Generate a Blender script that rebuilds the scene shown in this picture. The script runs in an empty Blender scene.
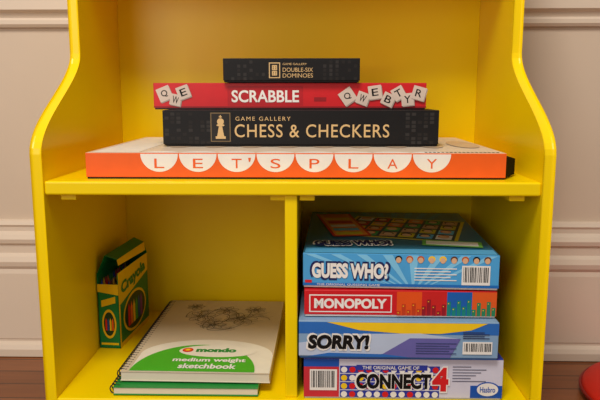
import bpy, math, random
from mathutils import Vector, Matrix
random.seed(7)
scene = bpy.context.scene
try:
    scene.view_settings.view_transform = 'Standard'
    scene.view_settings.look = 'None'
except Exception:
    pass

def lin(c):
    c = c/255.0
    return c/12.92 if c <= 0.04045 else ((c+0.055)/1.055)**2.4
_m = {}
def mat(r, g, b, rough=0.45, var=0.06, scale=40.0, bump=0.0, spec=0.4, key=''):
    k = (r, g, b, rough, var, scale, bump, spec, key)
    if k in _m: return _m[k]
    m = bpy.data.materials.new('m_%d_%d_%d%s' % (r, g, b, key)); m.use_nodes = True
    nt = m.node_tree; p = nt.nodes['Principled BSDF']
    p.inputs['Roughness'].default_value = rough
    p.inputs['Specular IOR Level'].default_value = spec
    tc = nt.nodes.new('ShaderNodeTexCoord')
    nz = nt.nodes.new('ShaderNodeTexNoise'); nz.inputs['Scale'].default_value = scale
    nz.inputs['Detail'].default_value = 4
    nt.links.new(tc.outputs['Object'], nz.inputs['Vector'])
    mx = nt.nodes.new('ShaderNodeMix'); mx.data_type = 'RGBA'
    c = (lin(r), lin(g), lin(b))
    mx.inputs[6].default_value = (*[v*(1-var*1.5) for v in c], 1)
    mx.inputs[7].default_value = (*[min(1, v*(1+var*1.5)) for v in c], 1)
    nt.links.new(nz.outputs['Fac'], mx.inputs[0])
    nt.links.new(mx.outputs[2], p.inputs['Base Color'])
    if bump > 0:
        bp = nt.nodes.new('ShaderNodeBump'); bp.inputs['Strength'].default_value = bump
        bp.inputs['Distance'].default_value = 0.002
        nt.links.new(nz.outputs['Fac'], bp.inputs['Height'])
        nt.links.new(bp.outputs['Normal'], p.inputs['Normal'])
    _m[k] = m
    return m

def yellow_paint():
    m = bpy.data.materials.new('yellow_paint'); m.use_nodes = True
    nt = m.node_tree; p = nt.nodes['Principled BSDF']
    p.inputs['Roughness'].default_value = 0.3
    p.inputs['Specular IOR Level'].default_value = 0.3
    tc = nt.nodes.new('ShaderNodeTexCoord')
    mp = nt.nodes.new('ShaderNodeMapping'); mp.inputs['Scale'].default_value = (1, 1, 0.12)
    nz = nt.nodes.new('ShaderNodeTexNoise'); nz.inputs['Scale'].default_value = 90; nz.inputs['Detail'].default_value = 5
    nt.links.new(tc.outputs['Object'], mp.inputs['Vector']); nt.links.new(mp.outputs['Vector'], nz.inputs['Vector'])
    n2 = nt.nodes.new('ShaderNodeTexNoise'); n2.inputs['Scale'].default_value = 6
    nt.links.new(tc.outputs['Object'], n2.inputs['Vector'])
    mx = nt.nodes.new('ShaderNodeMix'); mx.data_type = 'RGBA'
    mx.inputs[6].default_value = (lin(243), lin(208), 0, 1)
    mx.inputs[7].default_value = (lin(252), lin(219), 0, 1)
    nt.links.new(n2.outputs['Fac'], mx.inputs[0]); nt.links.new(mx.outputs[2], p.inputs['Base Color'])
    bp = nt.nodes.new('ShaderNodeBump'); bp.inputs['Strength'].default_value = 0.15; bp.inputs['Distance'].default_value = 0.001
    nt.links.new(nz.outputs['Fac'], bp.inputs['Height']); nt.links.new(bp.outputs['Normal'], p.inputs['Normal'])
    return m

def wood_floor():
    m = bpy.data.materials.new('wood_floor'); m.use_nodes = True
    nt = m.node_tree; p = nt.nodes['Principled BSDF']; p.inputs['Roughness'].default_value = 0.35
    tc = nt.nodes.new('ShaderNodeTexCoord')
    br = nt.nodes.new('ShaderNodeTexBrick'); br.inputs['Scale'].default_value = 1
    br.inputs['Brick Width'].default_value = 0.9; br.inputs['Row Height'].default_value = 0.06
    br.inputs['Mortar Size'].default_value = 0.0015
    br.inputs['Color1'].default_value = (lin(168), lin(100), lin(54), 1)
    br.inputs['Color2'].default_value = (lin(136), lin(78), lin(40), 1)
    br.inputs['Mortar'].default_value = (0.02, 0.01, 0.006, 1)
    nt.links.new(tc.outputs['Object'], br.inputs['Vector'])
    mp = nt.nodes.new('ShaderNodeMapping'); mp.inputs['Scale'].default_value = (0.08, 1, 1)
    nz = nt.nodes.new('ShaderNodeTexNoise'); nz.inputs['Scale'].default_value = 70; nz.inputs['Detail'].default_value = 6
    nt.links.new(tc.outputs['Object'], mp.inputs['Vector']); nt.links.new(mp.outputs['Vector'], nz.inputs['Vector'])
    mx = nt.nodes.new('ShaderNodeMix'); mx.data_type = 'RGBA'; mx.blend_type = 'MULTIPLY'; mx.inputs[0].default_value = 0.6
    nt.links.new(br.outputs['Color'], mx.inputs[6]); nt.links.new(nz.outputs['Fac'], mx.inputs[7])
    nt.links.new(mx.outputs[2], p.inputs['Base Color'])
    return m

def link(o, parent=None):
    scene.collection.objects.link(o)
    if parent: o.parent = parent
    return o
def empty(name, loc=(0, 0, 0), rz=0):
    e = bpy.data.objects.new(name, None); e.empty_display_size = 0.05
    e.location = loc; e.rotation_euler = (0, 0, math.radians(rz)); return link(e)

class B:
    """multi-material mesh builder"""
    def __init__(s): s.v = []; s.f = []; s.mi = []; s.mats = []
    def m(s, mt):
        if mt not in s.mats: s.mats.append(mt)
        return s.mats.index(mt)
    def face(s, pts, mt):
        n = len(s.v); s.v += [tuple(p) for p in pts]; s.f.append(list(range(n, n+len(pts)))); s.mi.append(s.m(mt))
    def box(s, a, b, mt):
        x0, y0, z0 = a; x1, y1, z1 = b; n = len(s.v)
        s.v += [(x0,y0,z0),(x1,y0,z0),(x1,y1,z0),(x0,y1,z0),(x0,y0,z1),(x1,y0,z1),(x1,y1,z1),(x0,y1,z1)]
        for q in [(0,3,2,1),(4,5,6,7),(0,1,5,4),(1,2,6,5),(2,3,7,6),(3,0,4,7)]:
            s.f.append([n+i for i in q]); s.mi.append(s.m(mt))
    def tube(s, pts, r, mt, n=8, closed=False):
        base = len(s.v); L = len(pts)
        for i, p in enumerate(pts):
            p = Vector(p)
            a = Vector(pts[(i-1) % L] if (closed or i > 0) else pts[i]); b = Vector(pts[(i+1) % L] if (closed or i < L-1) else pts[i])
            t = (b-a).normalized(); u = t.orthogonal() if abs(t.x) > .9 else t.cross(Vector((1, 0, 0)))
            u.normalize(); w = t.cross(u)
            for k in range(n):
                an = 2*math.pi*k/n; s.v.append(tuple(p+u*math.cos(an)*r+w*math.sin(an)*r))
        for i in range(L if closed else L-1):
            for k in range(n):
                j = (i+1) % L
                s.f.append([base+i*n+k, base+i*n+(k+1) % n, base+j*n+(k+1) % n, base+j*n+k]); s.mi.append(s.m(mt))
    def obj(s, name, parent=None, bevel=0, smooth=False):
        me = bpy.data.meshes.new(name); me.from_pydata(s.v, [], s.f); me.update()
        for mt in s.mats: me.materials.append(mt)
        for p, i in zip(me.polygons, s.mi): p.material_index = i; p.use_smooth = smooth
        o = bpy.data.objects.new(name, me); link(o, parent)
        if bevel:
            bm = o.modifiers.new('bevel', 'BEVEL'); bm.width = bevel; bm.segments = 3; bm.limit_method = 'ANGLE'
        return o

def F_front(y=0): return lambda a, b, e: (a, y-e, b)
def F_top(h): return lambda a, b, e: (a, b, h+e)
def F_right(x): return lambda a, b, e: (x+e, a, b)
E = 0.00025
class D:
    """decal sheet on a face; s = scale of local units"""
    def __init__(s, name, parent, frame, sc=1.0):
        s.b = B(); s.name = name; s.parent = parent; s.fr = frame; s.s = sc; s.n = 0
    def poly(s, pts, mt, layer=1):
        s.b.face([s.fr(a*s.s, c*s.s, E*layer) for a, c in pts], mt)
    def rect(s, x0, z0, x1, z1, mt, layer=1): s.poly([(x0,z0),(x1,z0),(x1,z1),(x0,z1)], mt, layer)
    def rrect(s, cx, cz, w, h, ang, mt, layer=1):
        c, q = math.cos(math.radians(ang)), math.sin(math.radians(ang))
        s.poly([(cx+dx*c-dz*q, cz+dx*q+dz*c) for dx, dz in [(-w/2,-h/2),(w/2,-h/2),(w/2,h/2),(-w/2,h/2)]], mt, layer)
    def disc(s, cx, cz, rx, rz, mt, layer=1, a0=0, a1=360, n=28):
        s.poly([(cx+rx*math.cos(math.radians(a0+(a1-a0)*i/n)), cz+rz*math.sin(math.radians(a0+(a1-a0)*i/n))) for i in range(n+(a1-a0 < 360))], mt, layer)
    def line(s, pts, w, mt, layer=1):
        for (a, b), (c, d) in zip(pts[:-1], pts[1:]):
            l = math.hypot(c-a, d-b) or 1e-6; nx, nz = -(d-b)/l*w/2, (c-a)/l*w/2
            s.n = (s.n+1) % 40
            s.poly([(a-nx,b-nz),(c-nx,d-nz),(c+nx,d+nz),(a+nx,b+nz)], mt, layer+s.n*.01)
    def barcode(s, x0, z0, x1, z1, layer=2):
        s.rect(x0, z0, x1, z1, WHITE, layer); x = x0+1.5; rs = random.Random(3)
        while x < x1-2:
            w = rs.choice([.4, .7, 1.0]); s.rect(x, z0+3, x+w, z1-1.5, BLACK, layer+1); x += w+rs.choice([.5, .8, 1.1])
    def text(s, t, x0, z0, x1, z1, mt, layer=2, bold=0.0, shear=0.0, ang=0, space=1.0, grow=0.0):
        cu = bpy.data.curves.new('t', 'FONT'); cu.body = t; cu.offset = bold; cu.shear = shear; cu.space_character = space; cu.resolution_u = 4
        o = bpy.data.objects.new('t', cu); scene.collection.objects.link(o)
        bpy.context.view_layer.update()
        dg = bpy.context.evaluated_depsgraph_get()
        me = bpy.data.meshes.new_from_object(o.evaluated_get(dg))
        bpy.data.objects.remove(o)
        vs = [v.co.copy() for v in me.vertices]
        if vs:
            ax, bx = min(v.x for v in vs), max(v.x for v in vs); az, bz = min(v.y for v in vs), max(v.y for v in vs)
            x0 -= grow; x1 += grow; z0 -= grow; z1 += grow
            cx, cz = (x0+x1)/2, (z0+z1)/2; c, q = math.cos(math.radians(ang)), math.sin(math.radians(ang))
            n = len(s.b.v)
            for v in vs:
                a = (v.x-ax)/(bx-ax)*(x1-x0)+x0-cx; d = (v.y-az)/(bz-az)*(z1-z0)+z0-cz
                s.b.v.append(s.fr((cx+a*c-d*q)*s.s, (cz+a*q+d*c)*s.s, E*layer))
            for p in me.polygons: s.b.f.append([n+i for i in p.vertices]); s.b.mi.append(s.b.m(mt))
        bpy.data.meshes.remove(me)
    def done(s): return s.b.obj(s.name, s.parent)

YEL = yellow_paint()
WHITE = mat(240, 236, 230, .5); BLACK = mat(16, 14, 14, .5, spec=.25)
GOLD = mat(214, 178, 124, .35)

# ------------------------------------------------------------ room
WALLM = mat(212, 192, 172, .55, .03, 6, .05)
TRIM = mat(220, 202, 184, .4, .02, 8, .05)
WY = 0.46; FZ = .018
b = B(); b.box((-2.2, WY, FZ), (2.2, WY+.12, 2.6), WALLM); b.obj('wall_back')
b = B(); b.box((-2.2, -2.6, -.04), (2.2, WY+.12, FZ), wood_floor()); b.obj('floor')
def moulding(name, prof, mt):
    b = B()
    for x0, x1 in [(-2.2, 2.2)]:
        for (p0, z0), (p1, z1) in zip(prof[:-1], prof[1:]):
            b.face([(x0, WY-p0, z0), (x1, WY-p0, z0), (x1, WY-p1, z1), (x0, WY-p1, z1)], mt)
        b.face([(x0, WY-p, z) for p, z in prof], mt); b.face([(x1, WY-p, z) for p, z in prof], mt)
    return b.obj(name)
moulding('baseboard_back', [(0,FZ+.002),(.03,FZ+.002),(.03,.036),(.026,.045),(.018,.051),(.018,.056),(.02,.058),(.02,.205),(.018,.215),(.022,.222),(.024,.232),(.020,.243),(.014,.25),(.014,.268),(.019,.272),(.021,.281),(.016,.29),(.009,.297),(.009,.306),(.012,.311),(.008,.319),(0,.321)], TRIM)
moulding('trim_1', [(0,.724),(.008,.724),(.012,.730),(.012,.738),(.007,.743),(.010,.752),(.02,.758),(.02,.778),(.026,.785),(.034,.794),(.034,.804),(0,.808)], TRIM)

# ------------------------------------------------------------ shelf unit
unit = empty('yellow_shelf_unit')
HI = 0.3515; TH = 0.017; BK = 0.392
def prof_y(z):
    if z >= .655: return .178
    if z <= .505: return 0
    t = (z-.505)/.15
    return .178*(t*t*(3-2*t))
zs = [FZ+.0005, .25, .45] + [.505+.15*i/18 for i in range(19)] + [.75, .93]
def side(name, x0, x1):
    b = B(); pts = [(prof_y(z), z) for z in zs] + [(.25, .985), (.33, 1.0), (BK+.01, 1.0), (BK+.01, FZ+.0005)]
    n = len(pts)
    b.v = [(x0, y, z) for y, z in pts] + [(x1, y, z) for y, z in pts]
    b.m(YEL)
    b.f = [list(range(n)), list(range(2*n-1, n-1, -1))] + [[i, (i+1) % n, n+(i+1) % n, n+i] for i in range(n)]
    b.mi = [0]*len(b.f)
    return b.obj(name, unit, bevel=.004)
side('side_panel_left', -HI-TH, -HI); side('side_panel_right', HI, HI+TH)
MT = .467; FT = .140
def board(name, a, c, bev=.003):
    b = B(); b.box(a, c, YEL); return b.obj(name, unit, bevel=bev)
board('back_panel', (-HI, BK, .03), (HI, BK+.008, .99), .0005)
board('middle_shelf', (-HI, -.002, MT-.020), (HI, BK, MT))
board('bottom_shelf', (-HI, -.006, FT-.020), (HI, BK, FT))
board('kick_board', (-HI, .012, FZ+.01), (HI, .028, FT-.02))
board('top_shelf', (-HI, .19, .80), (HI, BK, .818))
board('divider', (-.009, .004, FT), (.009, BK, MT-.02), .002)
for i, x in enumerate([-HI+.018, -.03, .012, HI-.04]):
    board('cleat_%d' % i, (x, .012, MT-.029), (x+.022, .035, MT-.0195), .001)

# ------------------------------------------------------------ game boxes
def game_box(name, x0, x1, y0, dep, z0, h, lidm, basem, topm=None, rz=0):
    e = empty(name, (x0, y0, z0+.0002), rz); w = x1-x0
    b = B(); b.box((0, 0, .0025), (w, dep, h), lidm)
    if topm: b.mi[1] = b.m(topm)
    b.obj('lid', e, bevel=.0009)
    b = B(); b.box((.0015, .0015, 0), (w-.0015, dep-.0015, .01), basem); b.obj('tray', e)
    return e, w

# Let's play
OR = mat(238, 98, 26, .4); CREAM = mat(222, 204, 184, .4)
LH = .038
e, w = game_box('board_game_box', -.300, .309, .026, .345, MT, LH, OR, BLACK, CREAM)
S = 1/689.
d = D('front_print', e, F_front(), S)
for i in range(8):
    cx = 55+19.4+38.8*i
    d.disc(cx, 25.2, 18.8, 18, WHITE, 1, 180, 360)
    d.text("LETSPLAY"[i], cx-5, 11, cx+5, 20.5, OR, 2, bold=.0)
d.poly([(164.2, 17.5), (165.4, 17.5), (166.4, 21.5), (163.6, 21.5)], OR, 3)
d.done()
d = D('top_print', e, F_top(LH), S)
d.rect(6, 4, 52, 230, mat(240, 234, 224, .4), 1)
for i in range(8): d.disc(74+38.8*i, 2, 18.8, 15, WHITE, 1, 0, 180)
for i in range(9): d.disc(80+40*i, 110, 16, 50, mat(206, 178, 150, .4), 2+.2*i)
for i in range(18): d.rect(340+i*4.2, 5, 342.6+i*4.2, 11, mat(90, 70, 60), 2)
d.done()
b = B(); n = [(w-.03, .012), (w+.001, .004), (w+.026, .045), (w+.024, .10), (w-.03, .11)]
DK = mat(26, 20, 20, .8, spec=.1)
b.face([(x, y, .033-.25*max(0, x-w)) for x, y in n], DK); b.face([(x, y, .003) for x, y in n], DK)
for i in range(5):
    p, q = n[i], n[(i+1) % 5]; b.face([(p[0], p[1], .003), (q[0], q[1], .003), (q[0], q[1], .033-.25*max(0, q[0]-w)), (p[0], p[1], .033-.25*max(0, p[0]-w))], DK)
b.obj('inner_tray_corner', e)

# Chess & checkers
z = MT+LH+.0016
BK1 = mat(22, 20, 21, .45, spec=.25); BK2 = mat(50, 47, 46, .5, spec=.2); BK3 = mat(38, 35, 34, .5, spec=.2)
e, w = game_box('chess_and_checkers_game_box', -.211, .2317, .137, .225, z, .057, BK1, BLACK)
S = 1/621.; d = D('front_print', e, F_front(), S)
random.seed(2)
for i in range(46):
    for rr in range(2, 34, 4):
        x = i*6
        if (x < 46 or x > 236) and x < 268 and random.random() < .55: d.rect(x+2, rr, x+6, rr+3, random.choice([BK2, BK3]), 1)
d.rect(48, 4, 68, 33, mat(120, 98, 66, .4), 1); d.rect(49, 5, 67, 32, mat(30, 24, 20, .4), 2)
d.rect(53, 7, 63, 9.5, GOLD, 3); d.poly([(54.5,9.5),(61.5,9.5),(59.5,20),(56.5,20)], GOLD, 3); d.disc(58, 20.5, 4, 1.2, GOLD, 4); d.disc(58, 24, 3.4, 3.4, GOLD, 3); d.rect(57.5, 27, 58.5, 30.5, GOLD, 3); d.rect(56.5, 28.3, 59.5, 29.3, GOLD, 4)
d.text("CHESS & CHECKERS", 72, 8.5, 226, 21.5, GOLD, 3, bold=.005, space=1.1)
d.text("GAME GALLERY", 73, 25, 128, 29, GOLD, 3, space=1.3)
d.done()

# Scrabble
z += .057+.0004
RED = mat(206, 26, 34, .38); DRED = mat(150, 18, 28, .4); TILE = mat(212, 192, 178, .4); TILE2 = mat(170, 150, 140, .4)
e, w = game_box('word_tile_game_box', -.231, .215, .165, .19, z, .043, RED, mat(60, 20, 25))
S = 1/607.; d = D('front_print', e, F_front(), S)
d.rect(0, 1.7, 271, 3.2, DRED, 1)
d.rect(74, 4, 149, 23, mat(184, 20, 32, .4), 1)
d.text("SCRABBLE", 78, 7, 145, 19, WHITE, 3, bold=.022)
d.rect(160, 8, 172, 12, DRED, 1)
def tile(cx, cz, ang, ch, s=12.5, L=2):
    d.rrect(cx+.9, cz-.9, s, s, ang, TILE2, L); d.rrect(cx, cz, s, s, ang, TILE, L+.4)
    c, q = 3.2, 3.6
    d.text(ch, cx-c, cz-q, cx+c, cz+q, BLACK, L+.8, bold=.01, ang=ang)
for i, t in enumerate([(11, 15.5, 22, 'Q', 13.5), (22, 9.5, -12, 'W', 11), (30, 17, 20, 'E', 12.5), (193, 13, 35, 'Q', 14), (208, 11, -20, 'W', 12), (220, 17, 8, 'E', 13), (233, 10, -25, 'B', 12), (243, 16, 30, 'T', 12), (252, 10, 6, 'Y', 12), (263, 16, -15, 'R', 13)]):
    tile(*t, L=2+i*1.2)
d.done()

# Dominoes
z += .043+.0008
e, w = game_box('dominoes_game_box', -.1145, .106, .155, .12, z, .038, BK1, BLACK)
d = D('front_print', e, F_front(), S)
for i in range(22):
    for rr in range(2, 21, 4):
        x = i*6
        if (x < 38 or x > 92) and x < 128 and random.random() < .5: d.rect(x+2, rr, x+5, rr+3, random.choice([BK2, BK3]), 1)
d.rect(45, 4, 56, 19, GOLD, 1); d.rect(46, 5, 55, 18, BK1, 2); d.rect(48, 6.5, 53, 16.5, GOLD, 3); d.rect(48, 11, 53, 11.6, BK1, 4)
for px in (49.3, 51.7):
    for pz in (8, 9.6, 13, 14.8): d.disc(px, pz, .45, .45, BK1, 5, n=8)
d.text("DOUBLE-SIX", 58.5, 10, 88, 14, GOLD, 3, bold=.0); d.text("DOMINOES", 58.5, 4.5, 88, 8.5, GOLD, 3, bold=.0); d.text("GAME GALLERY", 58.5, 16.5, 82, 18.5, GOLD, 3)
d.done()

# Connect 4
S = 1/668.
PUR = mat(44, 58, 158, .4); LAV = mat(198, 200, 220, .4); BLU = mat(24, 84, 178, .4); R2 = mat(216, 32, 36, .4); Y2 = mat(248, 205, 30, .4)
z = FT; h = .064
e, w = game_box('four_in_a_row_game_box', .0185, .3125, .002, .345, z, h, PUR, LAV)
d = D('front_print', e, F_front(), S); W, H = w/S, h/S
d.rect(0, 2, W, H-1, mat(214, 212, 228, .4), 1)
random.seed(5)
for i in range(12):
    for j in range(5):
        x = 36+i*8.2; zz = 5+j*8.6
        if zz+3.6 < H: d.rect(x, zz-3.5 if zz > 6 else 2, x+8.2, zz+4, PUR, 2); d.disc(x+4, zz, 3.1, 3.1, random.choice([R2, WHITE, Y2, R2, WHITE]), 3, n=14)
d.rect(0, 2, 35, H-1, mat(206, 48, 60, .4), 2); d.rect(0, H-9, 35, H-1, BLU, 3)
d.barcode(6, 9, 33, 31, 4)
d.text("CONNECT", 52, 11, 126, 27, WHITE, 5, bold=.075, grow=1.8); d.text("CONNECT", 52, 11, 126, 27, BLACK, 6, bold=.05)
d.text("4", 127, 9, 143, 34, WHITE, 7, bold=.075, grow=1.6); d.text("4", 127, 9, 143, 34, R2, 8, bold=.05)
d.rect(52, 30.5, 122, 36, PUR, 5); d.text("THE ORIGINAL GAME OF", 58, 31.5, 114, 35, WHITE, 6, bold=.01)
d.rect(165, 2, W, 15, BLU, 2); d.disc(182, 11, 12, 8, BLU, 3); d.disc(182, 11, 10.5, 6.8, WHITE, 4); d.text("Hasbro", 174.5, 8, 189.5, 14, BLU, 5, bold=.02)
for k in range(6): d.rect(147, 34-3*k, 165+5*((k*3) % 4), 35-3*k, mat(110, 110, 130), 3)
d.done()

# Sorry
z += h+.0022; h = .0570
SB = mat(132, 166, 200, .4)
e, w = game_box('slide_pursuit_board_game_box', .0113, .301, -.004, .345, z, h, SB, mat(60, 110, 170), rz=-.6)
S = 1/680.; d = D('front_print', e, F_front(), S); W, H = w/S, h/S
LB = mat(42, 108, 190, .4)
d.rect(0, H-13, W, H-1, LB, 1)
d.poly([(28, H-1), (60, H-9), (100, H-12), (140, H-12), (170, H-8), (186, H-1)], Y2, 2)
d.poly([(0, 3), (70, 3), (120, 12), (158, 22), (120, 27), (60, 26), (0, 16)], mat(186, 200, 224, .4), 2.3)
d.poly([(78, 2), (150, 2), (160, 22), (110, 22)], mat(104, 100, 170, .4), 2.6)
d.poly([(0, 2), (8, 2), (30, 6), (86, 5), (110, 2), (0, 2)], LB, 2.8)
d.text("SORRY!", 9, 10, 70, 25, WHITE, 6, bold=.08, grow=1.8, shear=.1); d.text("SORRY!", 9, 10, 70, 25, BLACK, 7, bold=.055, shear=.1)
d.barcode(162, 6, 191, 19, 5)
for k in range(4): d.rect(162, 22+2*k, 188-5*(k % 2), 23+2*k, mat(50, 60, 100), 5)
for k in range(5): d.rect(116, 6+2.6*k, 156-7*(k % 2), 6.9+2.6*k, mat(60, 70, 120), 5)
d.done()

# Monopoly
z += h+.0022; h = .0400
MR = mat(210, 26, 34, .4)
e, w = game_box('property_trading_board_game_box', .019, .300, .010, .345, z, h, MR, WHITE, rz=-.4)
S = 1/685.; d = D('front_print', e, F_front(), S); W, H = w/S, h/S
d.rect(5, 4.5, 88, H-4.5, WHITE, 1); d.rect(6.2, 5.7, 86.8, H-5.7, MR, 2)
d.text("MONOPOLY", 10, 8.5, 83, 19, WHITE, 3, bold=.045)
cols = [mat(232, 84, 24, .4), mat(206, 34, 34, .4), mat(24, 96, 180, .4), mat(226, 92, 34, .4)]
for k, (a, c) in enumerate([(93, 118), (118, 143), (143, 168), (168, W)]):
    d.rect(a, 1.5, c, H-1, cols[k], 1)
    for q in range(5):
        hh = 5+((q*7+k*5) % 13); wd = (c-a)/5
        d.rect(a+q*wd, 1.5, a+(q+.8)*wd, 1.5+hh, [mat(196, 60, 20), mat(150, 20, 34), mat(20, 130, 120), mat(40, 130, 90)][k], 2)
        d.rect(a+q*wd+1, hh-1, a+q*wd+2, hh, Y2, 3)
d.done()

# Guess who
z += h+.0026; h = .052
GB = mat(76, 164, 222, .38)
e, w = game_box('face_guessing_game_box', .017, .301, .016, .335, z, h, GB, WHITE, mat(40, 110, 140, .3), rz=-2.2)
S = 1/690.; d = D('front_print', e, F_front(), S); W, H = w/S, h/S
LBL = mat(128, 200, 238, .4)
for k in range(9): d.poly([(90+4*k, 2), (92+4*k, 2), (k*26-14, H-1) if 0 < k*26-14 < W else (max(0, min(W, k*26-14)), H-1), (max(0, min(W, k*26-24)), H-1)], LBL, 1)
d.rect(0, 2, W, 5, mat(30, 110, 190, .4), 2)
NAVY = mat(24, 36, 92, .4)
random.seed(9)
for k in range(9):
    cx = 96+k*11
    if cx < W-6:
        d.disc(cx, 31, 3.6, 3.4, random.choice([mat(90, 50, 30), Y2, mat(190, 90, 40), BLACK]), 2.2+k*.05, n=14); d.disc(cx, 29.8, 2.7, 3, mat(222, 176, 140, .4), 2.8, n=14)
d.text("GUESS WHO?", 9, 10, 86, 26, NAVY, 3, bold=.12, grow=2.2); d.text("GUESS WHO?", 9, 10, 86, 26, WHITE, 4, bold=.05)
d.rect(2, 5, 9, 8, R2, 3); d.text("THE ORIGINAL GUESSING GAME", 14, 2.4, 78, 4.6, WHITE, 3)
d.barcode(159, 5, 187, 25, 4)
for k in range(5): d.rect(112, 9+3*k, 154-6*(k % 2), 10+3*k, WHITE, 3)
d.done()
d = D('top_print', e, F_top(h), 1/690.)
TW, TD = W, .335*690
random.seed(11)
d.rect(2, 2, TW-2, 22, mat(90, 176, 226, .3), 1)
for k in range(9): d.poly([(95, 60), (k*20+6, 226), (k*20+15, 226)], mat(60, 140, 170, .35), 1.2)
OL = mat(224, 204, 50, .35); OG = mat(236, 120, 36, .35); GR = mat(60, 170, 90, .35); DG = mat(26, 60, 78, .35)
d.rrect(112, 128, 136, 120, -14, OL, 2); d.rrect(112, 128, 128, 110, -14, DG, 3)
an = math.radians(-14)
cc = [OG, OL, R2, GR, mat(100, 190, 230, .35), Y2, mat(220, 170, 120, .35), WHITE]
for i in range(6):
    for j in range(4):
        dx, dz = -52+i*20.8, -40+j*27
        cx, cz = 112+dx*math.cos(an)-dz*math.sin(an), 128+dx*math.sin(an)+dz*math.cos(an)
        d.rrect(cx, cz, 17.5, 22, -14, cc[(i*3+j*5) % 8], 4); d.disc(cx, cz+3, 6.5, 7.5, random.choice([BLACK, OG, Y2, mat(90, 50, 30)]), 5, n=12); d.disc(cx, cz, 5.2, 7, mat(232, 184, 146, .35), 6, n=12)
d.rrect(40, 142, 44, 134, 10, R2, 7); d.rrect(40, 142, 38, 126, 10, mat(250, 150, 60, .35), 8)
for i in range(6): d.rrect(40+8-i*3.4, 90+i*21, 30, 14, 10, cc[(i*3+1) % 8], 9)
d.rrect(156, 44, 62, 26, -8, mat(120, 200, 90, .35), 8); d.rrect(156, 44, 54, 18, -8, WHITE, 9)
d.text("GUESS WHO?", 10, 28, 92, 52, WHITE, 10, bold=.14, ang=5, grow=2); d.text("GUESS WHO?", 10, 28, 92, 52, NAVY, 11, bold=.06, ang=5)
d.done()

# ------------------------------------------------------------ crayon box
CG = mat(0, 124, 66, .4); CY = mat(250, 206, 20, .4); DGR = mat(14, 56, 40, .4)
e = empty('crayon_box', (-.3492, .190, FT+.0003), -4.5)
cw, cl, chh = .038, .155, .138
b = B(); t = .0012
b.box((0, 0, 0), (cw, cl, t), CG)
b.box((0, 0, 0), (cw, t, chh-.02), CG); b.box((0, cl-t, 0), (cw, cl, chh), CG)
b.box((0, 0, 0), (t, cl, chh), CG); b.box((cw-t, 0, 0), (cw, cl, chh), CG)
b.obj('carton', e)
b = B(); random.seed(4)
for i in range(4):
    for j in range(15):
        c = random.choice([mat(220, 40, 50), mat(40, 90, 190), mat(240, 190, 40), mat(60, 150, 70), mat(150, 70, 160), mat(230, 120, 40), mat(70, 40, 30)])
        x = .0055+i*.009; y = .008+j*.0095; hh = chh-.012-(i % 2)*.006
        b.tube([(x, y, .002), (x, y, hh-.014), (x, y, hh-.0139)], .0038, c); b.tube([(x, y, hh-.014), (x, y, hh-.012)], .003, c)
        n = len(b.v); b.v += [(x+.0028*math.cos(k*math.pi/4), y+.0028*math.sin(k*math.pi/4), hh-.012) for k in range(8)]+[(x, y, hh)]
        for k in range(8): b.f.append([n+k, n+(k+1) % 8, n+8]); b.mi.append(b.m(c))
b.obj('crayons', e)
b = B()
p0, p1 = (t, .004, chh), (t, cl, chh); q0, q1 = (.014, .006, chh+.030), (.014, cl-.002, chh+.030)
b.face([p0, p1, q1, q0], CG); b.face([q0, q1, (.034, cl-.004, chh+.022), (.034, .01, chh+.022)], CG)
b.face([(0.0005, cl, chh), (cw, cl, chh), (.034, cl-.004, chh+.022), (.014, cl-.002, chh+.03)], CG)
b.face([(.034, .01, chh+.0221), (.034, cl-.004, chh+.0221), (.036, cl-.004, chh+.006), (.036, .01, chh+.012)], CY)
so = b.obj('lid_flap', e); sm = so.modifiers.new('s', 'SOLIDIFY'); sm.thickness = .0009
d = D('front_print', e, F_front(), .001)
d.poly([(0, 104), (38, 98), (38, 118), (0, 118)], CY, 1); d.rect(3, 6, 35, 10, CY, 1)
d.poly([(6, 88), (32, 96), (32, 84), (6, 76)], CY, 1)
d.disc(19, 45, 13, 27, mat(240, 196, 30, .4), 1); d.disc(19, 45, 10, 22, DGR, 2)
for k, c in enumerate([R2, BLU, Y2, OR]): d.poly([(12+k*4, 33), (15+k*4, 33), (15+k*4, 51), (13.5+k*4, 56), (12+k*4, 51)], c, 3)
d.done()
d = D('side_print', e, F_right(cw), .001)
d.poly([(0, 78), (155, 104), (155, 138), (0, 138)], CY, 1)
d.rect(0, 0, 155, 8, CY, 1); d.rect(0, 8, 6, 78, CY, 1)
d.text("Crayola", 12, 96, 140, 124, CG, 3, bold=.05, ang=6)
d.disc(78, 48, 60, 38, CY, 2); d.disc(78, 48, 54, 33, DGR, 3)
for k, c in enumerate([R2, mat(240, 120, 40), Y2, mat(70, 170, 80), BLU, mat(140, 60, 160)]):
    d.poly([(40+k*13, 26), (51+k*13, 26), (51+k*13, 58), (45.5+k*13, 70), (40+k*13, 58)], c, 4)
d.done()

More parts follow.
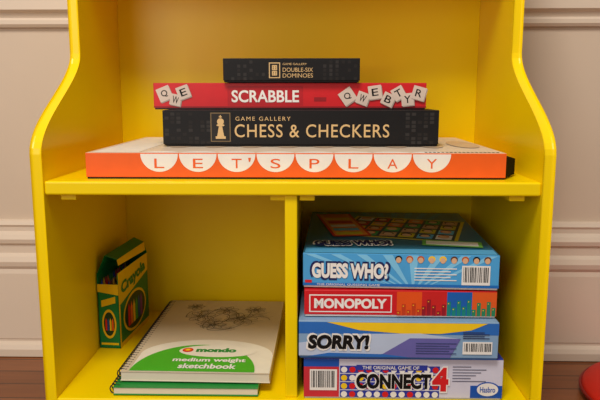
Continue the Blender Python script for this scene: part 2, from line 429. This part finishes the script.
# ------------------------------------------------------------ sketchbooks
PAPER = mat(222, 212, 190, .7, .03); COV = mat(206, 190, 162, .55, .05, 14); GRN = mat(74, 176, 40, .45); GRN2 = mat(30, 136, 54, .45); WIRE = mat(40, 40, 40, .35)
def book(name, x, y, z, w, l, th, cov, back, rz=0):
    e = empty(name, (x, y, z), rz)
    b = B(); x0 = .003
    b.box((x0, 0, 0), (w, l, .0016), back); b.box((x0+.001, .001, .0016), (w-.001, l-.001, th-.0012), PAPER); b.box((x0, 0, th-.0012), (w, l, th), cov)
    b.obj('pages', e, bevel=.0004)
    b = B(); n = int(l/.0092)
    for i in range(n):
        y0 = .008+i*(l-.016)/(n-1)
        b.tube([(.0035+(.0075)*math.cos(a*math.pi/6), y0+.001*math.sin(a*math.pi/6), th/2+.0002+(th/2+.0005)*math.sin(a*math.pi/6)) for a in range(12)], .00095, WIRE, 6, True)
    b.obj('spiral', e, smooth=True)
    d = D('punch_holes', e, F_top(th), 1)
    for i in range(n): 
        y0 = .008+i*(l-.016)/(n-1); d.disc(.010, y0, .0016, .0016, mat(60, 54, 48, .6), .5, n=8)
    d.done()
    return e
e0 = book('green_sketchbook', -.272, .004, FT+.0014, .222, .33, .0125, GRN2, GRN2)
th = .0155
e = book('sketchbook', -.265, .020, FT+.0014+.0125+.0028, .232, .345, th, COV, PAPER, -1.0)
d = D('cover_print', e, F_top(th), .001)
SK = mat(96, 86, 76, .6); SK2 = mat(140, 128, 112, .6)
def arc(cx, cy, rx, ry, a0, a1, rot=0, n=16):
    o = []
    for i in range(n+1):
        a = math.radians(a0+(a1-a0)*i/n); x, y = rx*math.cos(a), ry*math.sin(a); r = math.radians(rot)
        o.append((cx+x*math.cos(r)-y*math.sin(r), cy+x*math.sin(r)+y*math.cos(r)))
    return o
random.seed(21)
for (fx, fy, R) in [(80, 250, 26), (124, 285, 22), (158, 240, 28), (110, 205, 22), (180, 290, 18), (60, 305, 16)]:
    for k in range(7):
        a = k*51+fx; px, py = fx+R*.6*math.cos(math.radians(a)), fy+R*.6*math.sin(math.radians(a))
        d.line(arc(px, py, R*.5, R*.28, 0, 360, a), 1.0, SK, 2)
        d.line(arc(px, py, R*.3, R*.12, 0, 300, a), .6, SK2, 2)
    d.line(arc(fx, fy, R*.25, R*.22, 0, 360), 1.2, SK, 2)
for k in range(12):
    a0 = random.uniform(0, 360)
    p = [q for q in arc(random.gauss(122, 30), random.gauss(245, 24), random.uniform(30, 60), random.uniform(15, 40), a0, a0+random.uniform(60, 160), random.uniform(0, 180)) if 24 < q[0] < 218 and 160 < q[1] < 336]
    if len(p) > 1: d.line(p, 1.1, SK, 2)
for (hx, hy) in [(96, 230), (140, 262), (168, 218), (128, 190), (74, 276), (186, 258)]:
    for i in range(16):
        x, y = hx+random.gauss(0, 9), hy+random.gauss(0, 7); L = random.uniform(8, 16); d.line([(x, y), (x+L, y+L*.6)], .7, SK2, 2)
LAB = mat(232, 226, 208, .5)
d.rect(16, 1, 231, 70, LAB, 1)
d.disc(123, 70, 107, 62, LAB, 1.1, 0, 180)
d.disc(112, 2, 96, 106, GRN, 3, 0, 180, 40)
d.disc(140, 82, 64, 25, LAB, 4)
d.text("mondo", 104, 76, 170, 94, GRN2, 5, bold=.06)
for k, c in enumerate([R2, OR, Y2]): d.disc(90, 84, 9-k*2.6, 9-k*2.6, c, 5+k, n=18)
d.text("medium weight", 74, 34, 190, 52, WHITE, 5, bold=.03); d.text("sketchbook", 88, 12, 178, 30, WHITE, 5, bold=.03)
d.done()

# ------------------------------------------------------------ red floor cushion at the right edge
e = empty('red_floor_cushion', (.715, .235, FZ+.001))
b = B(); RC = mat(206, 34, 16, .6, .08, 30, .2); RN = 48; prof = [(0.0, .0), (.14, .0), (.165, .007), (.172, .015), (.166, .024), (.14, .033), (.08, .038), (0.0, .039)]
for i, (r, zz) in enumerate(prof):
    for k in range(RN): b.v.append(((r+.0001)*math.cos(2*math.pi*k/RN), (r+.0001)*math.sin(2*math.pi*k/RN), zz))
for i in range(len(prof)-1):
    for k in range(RN): b.f.append([i*RN+k, i*RN+(k+1) % RN, (i+1)*RN+(k+1) % RN, (i+1)*RN+k]); b.mi.append(b.m(RC))
b.obj('pad', e, smooth=True)
b = B(); b.tube([(.1725*math.cos(2*math.pi*k/48), .1725*math.sin(2*math.pi*k/48), .015) for k in range(48)], .003, mat(130, 20, 16), 8, True); b.obj('piping', e, smooth=True)

# ------------------------------------------------------------ lights
def area(name, loc, target, size, power, col):
    l = bpy.data.lights.new(name, 'AREA'); l.size = size; l.energy = power; l.color = col
    o = bpy.data.objects.new(name, l); o.location = loc
    o.rotation_euler = (Vector(target)-Vector(loc)).to_track_quat('-Z', 'Y').to_euler(); link(o)
area('ceiling_lamp', (-.25, -1.1, 2.3), (0, .2, .4), .7, 38, (1, .93, .83))
area('front_fill_light', (-1.2, -2.5, 1.2), (0, .2, .4), 1.2, 18, (1, .95, .88))  # added front-left fill, no actual window; brightens the boxes under the shelf
wd = bpy.data.worlds.new('world'); scene.world = wd; wd.use_nodes = True
wd.node_tree.nodes['Background'].inputs[0].default_value = (1, .94, .88, 1)
wd.node_tree.nodes['Background'].inputs[1].default_value = .30

cam = bpy.data.cameras.new('camera'); cam.lens = 39; cam.sensor_width = 36; cam.clip_start = .01
co = bpy.data.objects.new('camera', cam); co.location = (.032, -.91, .59)
co.rotation_euler = (math.radians(80.7), 0, math.radians(1.2)); link(co)
scene.camera = co
